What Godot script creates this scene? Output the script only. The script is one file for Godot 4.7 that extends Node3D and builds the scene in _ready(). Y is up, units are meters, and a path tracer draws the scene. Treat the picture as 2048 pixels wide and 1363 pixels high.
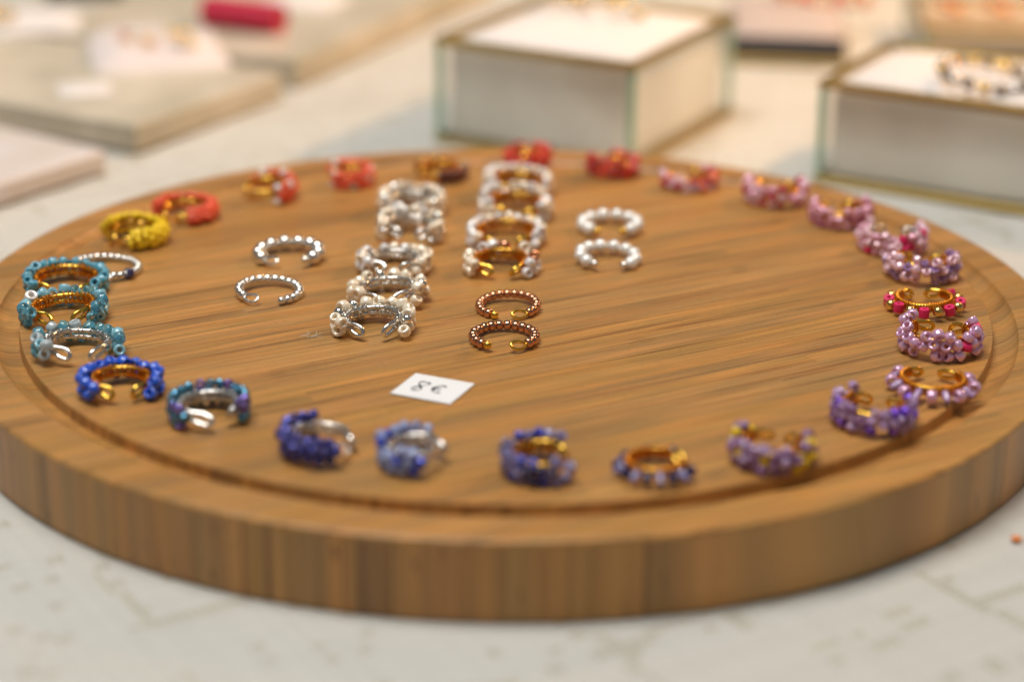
extends Node3D
# A round bamboo board of beaded ear cuffs on a stall's white tablecloth. Metres; the cloth lies at y = 0.

const BOARD_TOP := 0.0165
const BOARD_R := 0.125
const TURN := 0.506            # the stall's goods, the cloth and the bamboo all lie turned by 29 degrees
const MM := 0.001

var used := {}
var M := {}
var rng := RandomNumberGenerator.new()

# ------------------------------------------------------------------ scene
func _ready():
	rng.seed = 77
	set_camera()
	set_lights()
	make_materials()
	tablecloth()
	cutting_board()
	make_bead_shapes()
	ear_cuffs()
	price_tag()
	background_goods()
	crumb()
	lint()

func set_camera():
	var cam := Camera3D.new(); cam.name = "camera"
	add_child(cam)
	cam.position = Vector3(0.00129, 0.16622 + BOARD_TOP, 0.45634)
	cam.basis = Basis(Vector3(1, 0, 0), -0.36997) * Basis(Vector3(0, 0, 1), 0.00856)
	cam.near = 0.01; cam.far = 20.0
	var ca := CameraAttributesPhysical.new()
	ca.frustum_focal_length = 73.95
	ca.frustum_focus_distance = 0.462
	ca.frustum_near = 0.01; ca.frustum_far = 20.0
	ca.exposure_aperture = 5.8
	cam.attributes = ca
	cam.fov = 18.43
	cam.current = true

func set_lights():
	var env := Environment.new()
	env.background_mode = Environment.BG_COLOR
	env.background_color = Color(0.42, 0.42, 0.42)
	env.tonemap_mode = Environment.TONE_MAPPER_LINEAR
	env.tonemap_exposure = 1.0
	env.sdfgi_enabled = true; env.ssao_enabled = true; env.ssil_enabled = true
	var we := WorldEnvironment.new(); we.name = "environment"; we.environment = env
	add_child(we)
	# a warm spot lamp at the right aimed at the goods behind the board, and a wide neutral panel above
	warm_lamp(Vector3(0.50, 0.44, -0.40), Vector3(0.03, 0.0, -0.33), "warm spot lamp of the stall, behind the boxes at the right", 0.42)
	light_panel(Vector3(-0.24, 1.30, 0.06), Vector2(0.80, 0.50))

func warm_lamp(at: Vector3, aim: Vector3, label: String, energy: float):
	var t := thing("stall_lamp", label, "lamp", at)
	t.basis = Basis.looking_at(aim - at, Vector3.UP)
	var bulb := SphereMesh.new(); bulb.radius = 0.016; bulb.height = 0.032
	var gm := StandardMaterial3D.new(); gm.albedo_color = Color(0.9, 0.8, 0.65); gm.emission_enabled = true
	gm.emission = Color(1.0, 0.72, 0.42); gm.emission_energy_multiplier = 160.0
	part("bulb", bulb, gm, t)
	var sh := MB.new()
	lathe(sh, [Vector2(0.012, 0.045), Vector2(0.022, 0.03), Vector2(0.036, -0.004), Vector2(0.038, -0.004), Vector2(0.024, 0.032), Vector2(0.013, 0.047), Vector2(0.0, 0.047)], 24, Vector3.ZERO)
	var o := part("lamp_shade", sh.mesh(), mat(Color(0.12, 0.12, 0.12), 0.5), t)
	o.rotation.x = PI / 2
	var l := SpotLight3D.new(); l.name = "lamp_light"
	l.light_color = Color(1.0, 0.80, 0.58); l.light_energy = energy; l.light_size = 0.016
	l.spot_angle = 31.0; l.spot_angle_attenuation = 1.2
	l.spot_range = 8.0; l.spot_attenuation = 2.0; l.shadow_enabled = true
	add_child(l); l.position = at; l.basis = t.basis

func light_panel(at: Vector3, size: Vector2):
	var t := thing("light_panel", "wide pale light panel above the stall", "lamp", at)
	t.basis = Basis(Vector3.RIGHT, -atan2(at.z + 0.05, at.y))
	var b := MB.new(); box(b, Vector3.ZERO + Vector3(0, 0.02, 0), Vector3(size.x + 0.04, 0.03, size.y + 0.04), 0.004)
	part("housing", b.mesh(), mat(Color(0.8, 0.8, 0.8), 0.6), t)
	var gm := StandardMaterial3D.new(); gm.albedo_color = Color(0.9, 0.9, 0.9); gm.emission_enabled = true
	gm.emission = Color(1.0, 0.99, 0.97); gm.emission_energy_multiplier = 4.0
	var g := MB.new(); box(g, Vector3(0, 0.002, 0), Vector3(size.x, 0.004, size.y), 0.0)
	part("diffuser", g.mesh(), gm, t)
	var l := AreaLight3D.new(); l.name = "panel_light"
	l.area_size = size; l.light_color = Color(1.0, 0.99, 0.97); l.light_energy = 1.42; l.shadow_enabled = true
	l.area_range = 8.0
	add_child(l); l.position = at - t.basis.y * 0.004; l.basis = t.basis * Basis(Vector3.RIGHT, -PI / 2)

# ------------------------------------------------------------------ nodes
func numbered(called: String) -> String:
	used[called] = used.get(called, -1) + 1
	return called if used[called] == 0 else "%s_%03d" % [called, used[called]]

func thing(called: String, label: String, category: String, at := Vector3.ZERO, group := "") -> Node3D:
	var o := Node3D.new(); o.name = numbered(called); add_child(o); o.position = at
	o.set_meta("label", label); o.set_meta("category", category)
	if group != "": o.set_meta("group", group)
	return o

func part(called: String, mesh: Mesh, m: Material, parent: Node3D) -> MeshInstance3D:
	var n: int = parent.get_meta("_n_" + called, 0)
	parent.set_meta("_n_" + called, n + 1)
	var o := MeshInstance3D.new(); o.mesh = mesh
	o.material_override = m
	o.name = called if n == 0 else "%s_%03d" % [called, n]
	parent.add_child(o, true)
	return o

func mat(c: Color, rough := 0.5, metal := 0.0, coat := 0.0) -> StandardMaterial3D:
	var m := StandardMaterial3D.new(); m.albedo_color = c; m.roughness = rough; m.metallic = metal
	if coat > 0.0:
		m.clearcoat_enabled = true; m.clearcoat = coat; m.clearcoat_roughness = 0.06
	return m

func glass(c: Color, through: float, rough := 0.05) -> StandardMaterial3D:
	var m := mat(Color(c.r, c.g, c.b, 1.0 - through), rough)
	m.transparency = BaseMaterial3D.TRANSPARENCY_ALPHA
	m.refraction_enabled = true; m.refraction_scale = 0.05
	return m

# ------------------------------------------------------------------ mesh building
class MB:
	var v := PackedVector3Array()
	var n := PackedVector3Array()
	var uv := PackedVector2Array()
	var c := PackedColorArray()
	var idx := PackedInt32Array()
	func add(p: Vector3, nn: Vector3, t := Vector2.ZERO, col := Color.WHITE) -> int:
		v.append(p); n.append(nn); uv.append(t); c.append(col)
		return v.size() - 1
	func tri(a: int, b: int, d: int):
		# wound clockwise as seen from the side its normals point to
		var f := (v[b] - v[a]).cross(v[d] - v[a])
		if f.dot(n[a] + n[b] + n[d]) > 0.0:
			idx.append(a); idx.append(d); idx.append(b)
		else:
			idx.append(a); idx.append(b); idx.append(d)
	func quad(a: int, b: int, d: int, e: int):
		tri(a, b, d); tri(a, d, e)
	func mesh() -> ArrayMesh:
		var arr := []; arr.resize(Mesh.ARRAY_MAX)
		arr[Mesh.ARRAY_VERTEX] = v; arr[Mesh.ARRAY_NORMAL] = n; arr[Mesh.ARRAY_TEX_UV] = uv
		arr[Mesh.ARRAY_COLOR] = c; arr[Mesh.ARRAY_INDEX] = idx
		var m := ArrayMesh.new()
		m.add_surface_from_arrays(Mesh.PRIMITIVE_TRIANGLES, arr)
		return m

func tube(b: MB, pts: Array, r: float, sides := 8, closed := false):
	var k := pts.size()
	if k < 2: return
	var up := Vector3.UP
	var prev := Vector3.ZERO
	var first := b.v.size()
	var rings := k + (1 if closed else 0)
	for i in rings:
		var p: Vector3 = pts[i % k]
		var a: Vector3 = pts[(i - 1 + k) % k] if closed or i > 0 else p
		var d: Vector3 = pts[(i + 1) % k] if closed or i < k - 1 else p
		var t := (d - a).normalized()
		if prev == Vector3.ZERO:
			prev = up if absf(t.dot(up)) < 0.9 else Vector3.RIGHT
		var x := (prev - t * prev.dot(t)).normalized()
		prev = x
		var y := t.cross(x)
		for s in sides:
			var w := TAU * s / sides
			var dir := x * cos(w) + y * sin(w)
			b.add(p + dir * r, dir)
	for i in rings - 1:
		for s in sides:
			var s2 := (s + 1) % sides
			b.quad(first + i * sides + s, first + i * sides + s2, first + (i + 1) * sides + s2, first + (i + 1) * sides + s)
	if not closed:
		for e in [0, k - 1]:
			var t: Vector3 = (pts[0] - pts[1]).normalized() if e == 0 else (pts[k - 1] - pts[k - 2]).normalized()
			var cap := b.add(pts[e] + t * r * 0.5, t)
			for s in sides:
				b.tri(cap, first + e * sides + s, first + e * sides + (s + 1) % sides)

func lathe(b: MB, prof: Array, seg: int, at: Vector3, closed := false, smooth := true):
	# prof: Vector2(radius, y) in order; normals point to the right of the direction of travel
	var k := prof.size()
	var nn := []
	for i in k:
		var a: Vector2 = prof[(i - 1 + k) % k] if closed or i > 0 else prof[i]
		var d: Vector2 = prof[(i + 1) % k] if closed or i < k - 1 else prof[i]
		var t := (d - a).normalized()
		nn.append(Vector2(t.y, -t.x))
	var first := b.v.size()
	for i in k:
		for s in seg:
			var w := TAU * s / seg
			b.add(at + Vector3(prof[i].x * cos(w), prof[i].y, prof[i].x * sin(w)), Vector3(nn[i].x * cos(w), nn[i].y, nn[i].x * sin(w)), Vector2(float(s) / seg, float(i) / k))
	for i in (k if closed else k - 1):
		var j := (i + 1) % k
		for s in seg:
			var s2 := (s + 1) % seg
			b.quad(first + i * seg + s, first + i * seg + s2, first + j * seg + s2, first + j * seg + s)

func box(b: MB, at: Vector3, size: Vector3, bevel: float, col := Color.WHITE):
	# a box with chamfered edges, its texture laid on by position
	var h := size / 2.0
	var axes := [Vector3.RIGHT, Vector3.UP, Vector3.BACK]
	for a in 3:
		for s in [-1.0, 1.0]:
			var nrm: Vector3 = axes[a] * s
			var u: Vector3 = axes[(a + 1) % 3]; var w: Vector3 = axes[(a + 2) % 3]
			var hu := h[(a + 1) % 3] - bevel; var hw := h[(a + 2) % 3] - bevel
			var q := []
			for e in [[-1, -1], [1, -1], [1, 1], [-1, 1]]:
				q.append(b.add(at + nrm * h[a] + u * hu * e[0] + w * hw * e[1], nrm, Vector2(hu * e[0], hw * e[1]), col))
			b.quad(q[0], q[1], q[2], q[3])
	if bevel <= 0.0: return
	for a in 3:
		for s in [-1.0, 1.0]:
			for s2 in [-1.0, 1.0]:
				var u: Vector3 = axes[(a + 1) % 3] * s; var w: Vector3 = axes[(a + 2) % 3] * s2; var l: Vector3 = axes[a] * (h[a] - bevel)
				var c1 := at + u * h[(a + 1) % 3] + w * (h[(a + 2) % 3] - bevel)
				var c2 := at + u * (h[(a + 1) % 3] - bevel) + w * h[(a + 2) % 3]
				b.quad(b.add(c1 - l, u, Vector2.ZERO, col), b.add(c1 + l, u, Vector2.ZERO, col), b.add(c2 + l, w, Vector2.ZERO, col), b.add(c2 - l, w, Vector2.ZERO, col))
	for x in [-1.0, 1.0]:
		for y in [-1.0, 1.0]:
			for z in [-1.0, 1.0]:
				var sg := Vector3(x, y, z)
				var i0 := b.add(at + sg * (h - Vector3(0, bevel, bevel)), Vector3(x, 0, 0), Vector2.ZERO, col)
				var i1 := b.add(at + sg * (h - Vector3(bevel, 0, bevel)), Vector3(0, y, 0), Vector2.ZERO, col)
				var i2 := b.add(at + sg * (h - Vector3(bevel, bevel, 0)), Vector3(0, 0, z), Vector2.ZERO, col)
				b.tri(i0, i1, i2)

# ------------------------------------------------------------------ materials
func noise(seed_: int, freq: float, oct := 3) -> FastNoiseLite:
	var f := FastNoiseLite.new(); f.seed = seed_; f.frequency = freq
	f.noise_type = FastNoiseLite.TYPE_SIMPLEX_SMOOTH
	f.fractal_type = FastNoiseLite.FRACTAL_FBM; f.fractal_octaves = oct
	return f

func make_materials():
	M.silver = mat(Color(0.90, 0.89, 0.87), 0.16, 1.0)
	M.silver_bead = mat(Color(0.88, 0.87, 0.85), 0.13, 1.0)
	M.gold = mat(Color(0.92, 0.74, 0.32), 0.2, 1.0)
	M.gold_wrap = mat(Color(0.90, 0.58, 0.18), 0.28, 1.0)
	M.gold_bead = mat(Color(0.90, 0.76, 0.46), 0.14, 1.0)
	M.rose = mat(Color(0.82, 0.60, 0.47), 0.16, 1.0)
	M.brass = mat(Color(0.72, 0.62, 0.37), 0.35, 1.0)
	M.cream = mat(Color(0.96, 0.90, 0.80), 0.22, 0.08, 1.0)
	M.pearl = mat(Color(0.93, 0.92, 0.90), 0.24, 0.22, 1.0)
	M.white = mat(Color(0.90, 0.88, 0.87), 0.25, 0.1, 1.0)
	M.turquoise = mat(Color(0.30, 0.60, 0.69), 0.35, 0.0, 0.3)
	M.teal_glass = glass(Color(0.56, 0.84, 0.92), 0.8, 0.03)
	M.teal_milk = glass(Color(0.55, 0.78, 0.85), 0.2, 0.12)
	M.clear_milk = glass(Color(0.80, 0.86, 0.88), 0.4, 0.12)
	M.blue = mat(Color(0.08, 0.33, 0.80), 0.35, 0.0, 0.25)
	M.navy = mat(Color(0.19, 0.20, 0.58), 0.14, 0.65, 1.0)
	M.navy_glass = glass(Color(0.07, 0.08, 0.42), 0.5)
	M.irid_teal = mat(Color(0.22, 0.50, 0.62), 0.16, 0.75, 1.0)
	M.irid_violet = mat(Color(0.46, 0.36, 0.70), 0.16, 0.75, 1.0)
	M.irid_green = mat(Color(0.40, 0.70, 0.66), 0.16, 0.75, 1.0)
	M.pale_blue = glass(Color(0.64, 0.70, 0.88), 0.3, 0.2)
	M.mid_blue = mat(Color(0.16, 0.26, 0.76), 0.2, 0.4, 1.0)
	M.periwinkle = glass(Color(0.62, 0.60, 0.82), 0.45, 0.12)
	M.amethyst = glass(Color(0.64, 0.46, 0.66), 0.35, 0.12)
	M.amethyst_pale = mat(Color(0.72, 0.62, 0.80), 0.2, 0.0, 0.6)
	M.yellow = mat(Color(0.94, 0.80, 0.04), 0.4, 0.0, 0.2)
	M.yellow_bright = mat(Color(0.90, 0.76, 0.10), 0.4)
	M.purple = mat(Color(0.52, 0.29, 0.92), 0.2, 0.55, 1.0)
	M.lavender = glass(Color(0.80, 0.66, 0.84), 0.35, 0.16)
	M.lilac = glass(Color(0.92, 0.72, 0.86), 0.2, 0.1)
	M.lilac.metallic = 0.3; M.lilac.clearcoat_enabled = true; M.lilac.clearcoat = 1.0; M.lilac.clearcoat_roughness = 0.06
	M.fuchsia = mat(Color(0.86, 0.12, 0.38), 0.5)
	M.pale_pink = mat(Color(0.94, 0.77, 0.82), 0.2, 0.3, 1.0)
	M.mauve = glass(Color(0.68, 0.52, 0.74), 0.3, 0.1)
	M.dusky = mat(Color(0.72, 0.38, 0.48), 0.2, 0.25, 0.9)
	M.rosy = mat(Color(0.90, 0.65, 0.74), 0.2, 0.3, 1.0)
	M.deep_pink = mat(Color(0.72, 0.14, 0.26), 0.25, 0.0, 0.7)
	M.orange = mat(Color(0.86, 0.36, 0.14), 0.25, 0.0, 0.7)
	M.red = mat(Color(0.78, 0.07, 0.05), 0.22, 0.0, 0.9)
	M.red_orange = mat(Color(0.93, 0.22, 0.08), 0.3, 0.0, 0.5)
	M.dark_red = mat(Color(0.36, 0.05, 0.06), 0.2, 0.0, 0.9)
	M.amber = glass(Color(0.72, 0.42, 0.08), 0.35, 0.08)
	M.coral = mat(Color(0.95, 0.36, 0.21), 0.4, 0.0, 0.3)
	for k in ["cream", "pearl", "white", "navy", "irid_teal", "irid_violet", "irid_green", "mid_blue", "amethyst_pale", "purple", "lilac", "pale_pink", "dusky", "rosy", "deep_pink", "orange", "red", "dark_red"]:
		M[k].metallic_specular = 1.0; M[k].roughness = 0.11; M[k].clearcoat_roughness = 0.04
	for k in ["teal_milk", "clear_milk", "pale_blue", "periwinkle", "amethyst", "lavender", "mauve", "navy_glass", "turquoise", "coral", "red_orange", "blue"]:
		M[k].clearcoat_enabled = true; M[k].clearcoat = 0.9; M[k].clearcoat_roughness = 0.08
	M.paper = mat(Color(0.88, 0.88, 0.88), 0.8)
	M.ink = mat(Color(0.10, 0.10, 0.11), 0.6)

# ------------------------------------------------------------------ tablecloth
func tablecloth():
	var side := 1280
	var tile := 0.20
	var a := PackedByteArray(); a.resize(side * side * 3)
	var hgt := PackedByteArray(); hgt.resize(side * side)
	var scroll := noise(5, 0.012, 1)
	var thread := noise(9, 0.05, 2)
	var blot := noise(31, 0.006, 2)
	var per := side / 320.0        # pixels per thread: 320 threads over the tile
	var tx := PackedFloat32Array(); var ty := PackedFloat32Array()
	for i in side:
		tx.append(thread.get_noise_2d(floorf(i / per) * 7.0, 3.0)); ty.append(thread.get_noise_2d(11.0, floorf(i / per) * 7.0))
	for y in side:
		var gy := int(y / per)
		var fy := fmod(y / per, 1.0)
		for x in side:
			var gx := int(x / per)
			var fx := fmod(x / per, 1.0)
			# woven thread crowns
			var over := (gx + gy) % 2 == 0
			var cr := (1.0 - absf(fx * 2.0 - 1.0)) if over else (1.0 - absf(fy * 2.0 - 1.0))
			# openwork: scrolls and drawn-thread lines where the weave opens in small holes
			var cx := gx / 5; var cy := gy / 4
			var sc := scroll.get_noise_2d(cx * 16.0, cy * 13.0)
			var open_ := absf(sc) < 0.10 and blot.get_noise_2d(cx * 20.0, cy * 16.0) > -0.05
			var lines := ((gy + (gx / 40) % 2 * 3) % 80 < 5 and blot.get_noise_2d(cx * 9.0, (gy / 80) * 50.0 + 900.0) > 0.0) or ((gx + (gy / 30) % 2 * 3) % 107 < 4 and blot.get_noise_2d(cy * 9.0, (gx / 107) * 50.0 + 300.0) > 0.15)
			var hole := (open_ or lines) and (gx % 3 != 0) and (gy % 3 != 0)
			var tone := 0.93 + 0.05 * cr + 0.05 * (tx[x] if over else ty[y])
			var h := 0.55 + 0.4 * cr
			var o := (y * side + x)
			if hole:
				a[o * 3] = int(172 * tone); a[o * 3 + 1] = int(166 * tone); a[o * 3 + 2] = int(148 * tone); h = 0.15
			elif open_ or lines:
				a[o * 3] = int(194 * tone); a[o * 3 + 1] = int(191 * tone); a[o * 3 + 2] = int(180 * tone); h *= 0.8
			else:
				a[o * 3] = int(199 * tone); a[o * 3 + 1] = int(197 * tone); a[o * 3 + 2] = int(189 * tone)
			hgt[o] = int(clampf(h, 0, 1) * 255)
	var img := Image.create_from_data(side, side, false, Image.FORMAT_RGB8, a)
	img.generate_mipmaps()
	var himg := Image.create_from_data(side, side, false, Image.FORMAT_L8, hgt)
	var m := mat(Color(1, 1, 1), 0.85)
	m.albedo_texture = ImageTexture.create_from_image(img)
	m.heightmap_enabled = true; m.heightmap_texture = ImageTexture.create_from_image(himg); m.heightmap_scale = 0.02
	m.rim_enabled = true; m.rim = 0.15
	# slightly uneven sheet
	var b := MB.new()
	var waves := noise(12, 9.0, 2)
	var nx := 90; var nz := 80
	var w := Vector2(1.5, 1.3)
	for j in nz + 1:
		for i in nx + 1:
			var p := Vector2((float(i) / nx - 0.5) * w.x, (float(j) / nz - 0.5) * w.y)
			var e := 0.004
			var f := func(q: Vector2) -> float: return waves.get_noise_2d(q.x, q.y) * 0.0011 * smoothstep(0.125, 0.16, (q + Vector2(0, 0.15)).length())
			var hh: float = f.call(p)
			var nn := Vector3(-(f.call(p + Vector2(e, 0)) - hh) / e, 1.0, -(f.call(p + Vector2(0, e)) - hh) / e).normalized()
			b.add(Vector3(p.x, minf(hh, 0.0) - 0.0, p.y), nn, p.rotated(TURN + 0.05) / tile)
	for j in nz:
		for i in nx:
			var k := j * (nx + 1) + i
			b.quad(k, k + 1, k + nx + 2, k + nx + 1)
	var o := MeshInstance3D.new(); o.name = numbered("tablecloth"); o.mesh = b.mesh(); o.material_override = m
	add_child(o); o.position = Vector3(0, 0, -0.15)
	o.set_meta("kind", "structure"); o.set_meta("label", "white woven tablecloth with beige openwork lines")

# ------------------------------------------------------------------ board
func groove(r: float) -> float:
	# depth of the board's top surface below its rim at radius r: a steep wall on the inside, a floor that curves up outwards
	var u := (r - 0.1100) / 0.0056
	if u <= 0.0 or u >= 1.0: return 0.0
	return 0.0026 * smoothstep(0.0, 0.06, u) * pow(1.0 - pow(u, 2.0), 0.6)

func clip(poly: Array, s0: float, keep_above: bool) -> Array:
	# poly: arrays [s, position, normal]; the part with s above (or below) s0
	var out := []
	var k := poly.size()
	for i in k:
		var a = poly[i]; var b = poly[(i + 1) % k]
		var ia: bool = (a[0] >= s0) == keep_above; var ib: bool = (b[0] >= s0) == keep_above
		if ia: out.append(a)
		if ia != ib:
			var t: float = (s0 - a[0]) / (b[0] - a[0])
			out.append([s0, a[1].lerp(b[1], t), a[2].lerp(b[2], t)])
	return out

func grain_texture() -> Array:
	var w := 1024; var h := 1024
	var a := PackedByteArray(); a.resize(w * h * 3)
	var hb := PackedByteArray(); hb.resize(w * h)
	var n1 := noise(3, 0.035, 3); var n2 := noise(4, 0.11, 2); var n3 := noise(6, 0.012, 2); var sp := noise(8, 0.05, 2)
	for y in h:
		for x in w:
			var warp := n3.get_noise_2d(x * 0.2, y * 0.2) * 3.0
			var g1 := n1.get_noise_2d(x * 0.06, y + warp)
			var g2 := n2.get_noise_2d(x * 0.05, (y + warp) * 0.5)
			var g3 := n3.get_noise_2d(x * 0.7, y * 0.7)
			var g4 := n1.get_noise_2d(x * 0.02 + 300.0, (y + warp * 0.5) * 0.62)
			var line := (1.0 - smoothstep(0.02, 0.09, absf(g4))) * smoothstep(-0.3, 0.2, n3.get_noise_2d(x * 0.3 + 900.0, y * 1.2))
			var t := 0.85 + 0.05 * g1 + 0.12 * g2 + 0.05 * g3
			var dark := line
			t -= 0.20 * line
			# the node of the cane: a slightly darker, ragged bar across the strip
			var nd := absf(x - 500.0 - 14.0 * n3.get_noise_2d(y * 4.0, 50.0) - 10.0 * g2)
			t *= 1.0 - 0.09 * (1.0 - smoothstep(3.0, 9.0, nd)) - 0.03 * (1.0 - smoothstep(10.0, 40.0, absf(nd - 12.0)))
			var red := 0.03 * g3 + 0.02 * g1
			var fleck := smoothstep(0.62, 0.72, sp.get_noise_2d(x * 3.0, y * 2.2))
			t = lerpf(t, 0.35, fleck * 0.6)
			t = clampf(t, 0.2, 1.0)
			var o := y * w + x
			a[o * 3] = int(255 * clampf(t + 0.5 * red, 0, 1)); a[o * 3 + 1] = int(255 * clampf(t * (0.985 - red) - 0.03 * dark, 0, 1)); a[o * 3 + 2] = int(255 * clampf(t * (0.95 - 2.0 * red) - 0.05 * dark, 0, 1))
			hb[o] = int(255 * clampf(0.6 + 0.3 * g2 - 0.35 * dark, 0, 1))
	return [ImageTexture.create_from_image(Image.create_from_data(w, h, false, Image.FORMAT_RGB8, a)), ImageTexture.create_from_image(Image.create_from_data(w, h, false, Image.FORMAT_L8, hb))]

func cutting_board():
	var t := thing("cutting_board", "round bamboo board with a juice groove carrying all the ear cuffs", "cutting board", Vector3.ZERO)
	var tex := grain_texture()
	var m := mat(Color(1, 1, 1), 0.38)
	m.albedo_texture = tex[0]; m.vertex_color_use_as_albedo = true
	m.heightmap_enabled = true; m.heightmap_texture = tex[1]; m.heightmap_scale = 0.012
	m.metallic_specular = 0.5
	var along := Vector3(cos(TURN), 0, -sin(TURN)); var across := Vector3(sin(TURN), 0, cos(TURN))
	# profile from the middle of the top over the edge to the underside: (radius, height, normal)
	var rs := [0.0, 0.03, 0.06, 0.085, 0.1, 0.107, 0.1099]
	for i in 8: rs.append(0.1100 + 0.00006 * i)
	for i in 14: rs.append(0.1108 + 0.00037 * i)
	rs.append_array([0.1157, 0.1185, 0.122, 0.1238])
	var prof := []
	for r in rs:
		var e := 0.00004
		var sl := -(groove(r + e) - groove(r - e)) / (2 * e)
		prof.append([r, BOARD_TOP - groove(r), Vector2(-sl, 1).normalized()])
	for i in 5:
		var w := PI / 2 * i / 4.0
		prof.append([0.1240 + 0.001 * sin(w), BOARD_TOP - 0.001 + 0.001 * cos(w), Vector2(sin(w), cos(w))])
	prof.append([0.125, 0.007, Vector2(1, 0)])
	for i in 4:
		var w := PI / 2 * i / 3.0
		prof.append([0.1246 + 0.0004 * cos(w), 0.0006 - 0.0004 * sin(w), Vector2(cos(w), -sin(w))])
	prof.append([0.118, 0.0002, Vector2(0, -1)])
	# strip edges
	var edges := [-0.1252]
	while edges[-1] < 0.1205:
		edges.append(edges[-1] + rng.randf_range(0.0036, 0.0052))
	edges[-1] = 0.1252
	var ns := edges.size() - 1
	var mbs := []; var tone := []; var shift := []
	var drift := 0.0
	for i in ns:
		mbs.append(MB.new())
		shift.append(Vector2(rng.randf(), rng.randf()))
		var k := rng.randf_range(-1, 1)
		drift = drift * 0.72 + rng.randf_range(-0.05, 0.05)
		var base := Color(0.600, 0.306, 0.090)
		var v := 1.0 + 0.09 * k * absf(k) + drift
		if rng.randf() < 0.1: v *= 0.86
		var hue := rng.randf_range(-0.05, 0.05)
		tone.append(Color(base.r * v * (1.0 + hue * 0.5), base.g * v, base.b * v * (1.0 - hue * 2.0)))
	var seg := 320
	var put := func(strip: int, poly: Array):
		var b: MB = mbs[strip]
		var ids := []
		var side: bool = poly[0][2].y < 0.3 and poly[1][2].y < 0.3 and poly[2][2].y < 0.3
		for q in poly:
			var p: Vector3 = q[1]
			var l := p.dot(along); var s := p.dot(across)
			ids.append(b.add(p, q[2].normalized(), Vector2(l / 0.30 + p.y * 0.8, s / (0.16 if side else 0.05)) + shift[strip], tone[strip]))
		for i in range(1, ids.size() - 1):
			b.tri(ids[0], ids[i], ids[i + 1])
	var ring := func(i: int, j: int) -> Array:
		var w := TAU * (j % seg) / seg
		var d := Vector3(cos(w), 0, sin(w))
		var p := d * float(prof[i][0]) + Vector3(0, prof[i][1], 0)
		var nn: Vector2 = prof[i][2]
		return [p.dot(across), p, d * nn.x + Vector3(0, nn.y, 0)]
	for i in prof.size() - 1:
		for j in seg:
			var poly := [ring.call(i, j), ring.call(i, j + 1), ring.call(i + 1, j + 1), ring.call(i + 1, j)]
			if i == 0: poly.remove_at(1)
			var lo: float = poly[0][0]; var hi := lo
			for q in poly: lo = minf(lo, q[0]); hi = maxf(hi, q[0])
			for k in ns:
				if edges[k + 1] < lo or edges[k] > hi: continue
				var part_ := clip(clip(poly, edges[k] + 0.00001, true), edges[k + 1] - 0.00001, false)
				if part_.size() >= 3: put.call(k, part_)
	# the glued faces between the strips
	for k in ns:
		for e in 2:
			var s: float = edges[k + e] + (0.00001 if e == 0 else -0.00001)
			if absf(s) > 0.1235: continue
			var lmax := sqrt(0.1239 * 0.1239 - s * s)
			var b: MB = mbs[k]
			var nn := across * (-1.0 if e == 0 else 1.0)
			var before := []
			for i in 61:
				var l := lmax * (i / 30.0 - 1.0)
				var p := along * l + across * s
				var top := BOARD_TOP - 0.0026
				var col: Color = tone[k]
				var now := [b.add(p + Vector3(0, top, 0), nn, Vector2(l / 0.16, 0.0), col), b.add(p + Vector3(0, 0.001, 0), nn, Vector2(l / 0.16, 0.1), col)]
				if i > 0: b.quad(before[0], now[0], now[1], before[1])
				before = now
	for k in ns:
		part("strip", mbs[k].mesh(), m, t)

# ------------------------------------------------------------------ beads
var shape := {}
func make_bead_shapes():
	# all of diameter 1 round a hole along y
	var b := MB.new()
	var prof := []
	for i in 12:
		var w := TAU * i / 12.0
		var c := cos(w); var s := sin(w)
		prof.append(Vector2(0.33 + 0.17 * signf(c) * pow(absf(c), 0.8), 0.36 * signf(s) * pow(absf(s), 0.8)))
	lathe(b, prof, 18, Vector3.ZERO, true)
	shape.seed = b.mesh()
	b = MB.new(); prof = []
	for i in 11:
		var w := -PI / 2 * 0.9 + PI * 0.9 * i / 10.0
		prof.append(Vector2(0.5 * cos(w), 0.5 * sin(w)))
	prof.append(Vector2(0.07, 0.42)); prof.append(Vector2(0.07, -0.42))
	lathe(b, prof, 20, Vector3.ZERO, true)
	shape.round = b.mesh()
	b = MB.new(); prof = []
	for q in [[0.20, -0.44], [0.44, -0.44], [0.5, -0.40], [0.5, 0.0], [0.5, 0.40], [0.44, 0.44], [0.20, 0.44], [0.18, 0.38], [0.18, -0.38]]: prof.append(Vector2(q[0], q[1]))
	lathe(b, prof, 16, Vector3.ZERO, true)
	shape.cylinder = b.mesh()
	b = MB.new(); prof = []
	for q in [[0.12, -0.8], [0.38, -0.8], [0.47, -0.72], [0.5, -0.3], [0.46, 0.3], [0.38, 0.74], [0.30, 0.8], [0.12, 0.8]]: prof.append(Vector2(q[0], q[1]))
	lathe(b, prof, 5, Vector3.ZERO, true)
	shape.chip = b.mesh()
	b = MB.new(); prof = []
	for i in 9:
		var w := -1.35 + 2.7 * i / 8.0
		prof.append(Vector2(0.12 + 0.38 * pow(cos(w), 0.6), 0.40 * sin(w) / sin(1.35)))
	prof.append(Vector2(0.14, 0.36)); prof.append(Vector2(0.14, -0.36))
	lathe(b, prof, 20, Vector3.ZERO, true)
	shape.barrel = b.mesh()

func bead(parent: Node3D, kind: String, m: Material, at: Vector3, axis: Vector3, dia: float):
	var o := part("bead", shape[kind], m, parent)
	var y := axis.normalized()
	var x := y.cross(Vector3(0.31, 0.52, 0.79)).normalized()
	x = x.rotated(y, rng.randf() * TAU)
	o.transform = Transform3D(Basis(x * dia, y * dia, x.cross(y) * dia), at)

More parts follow.
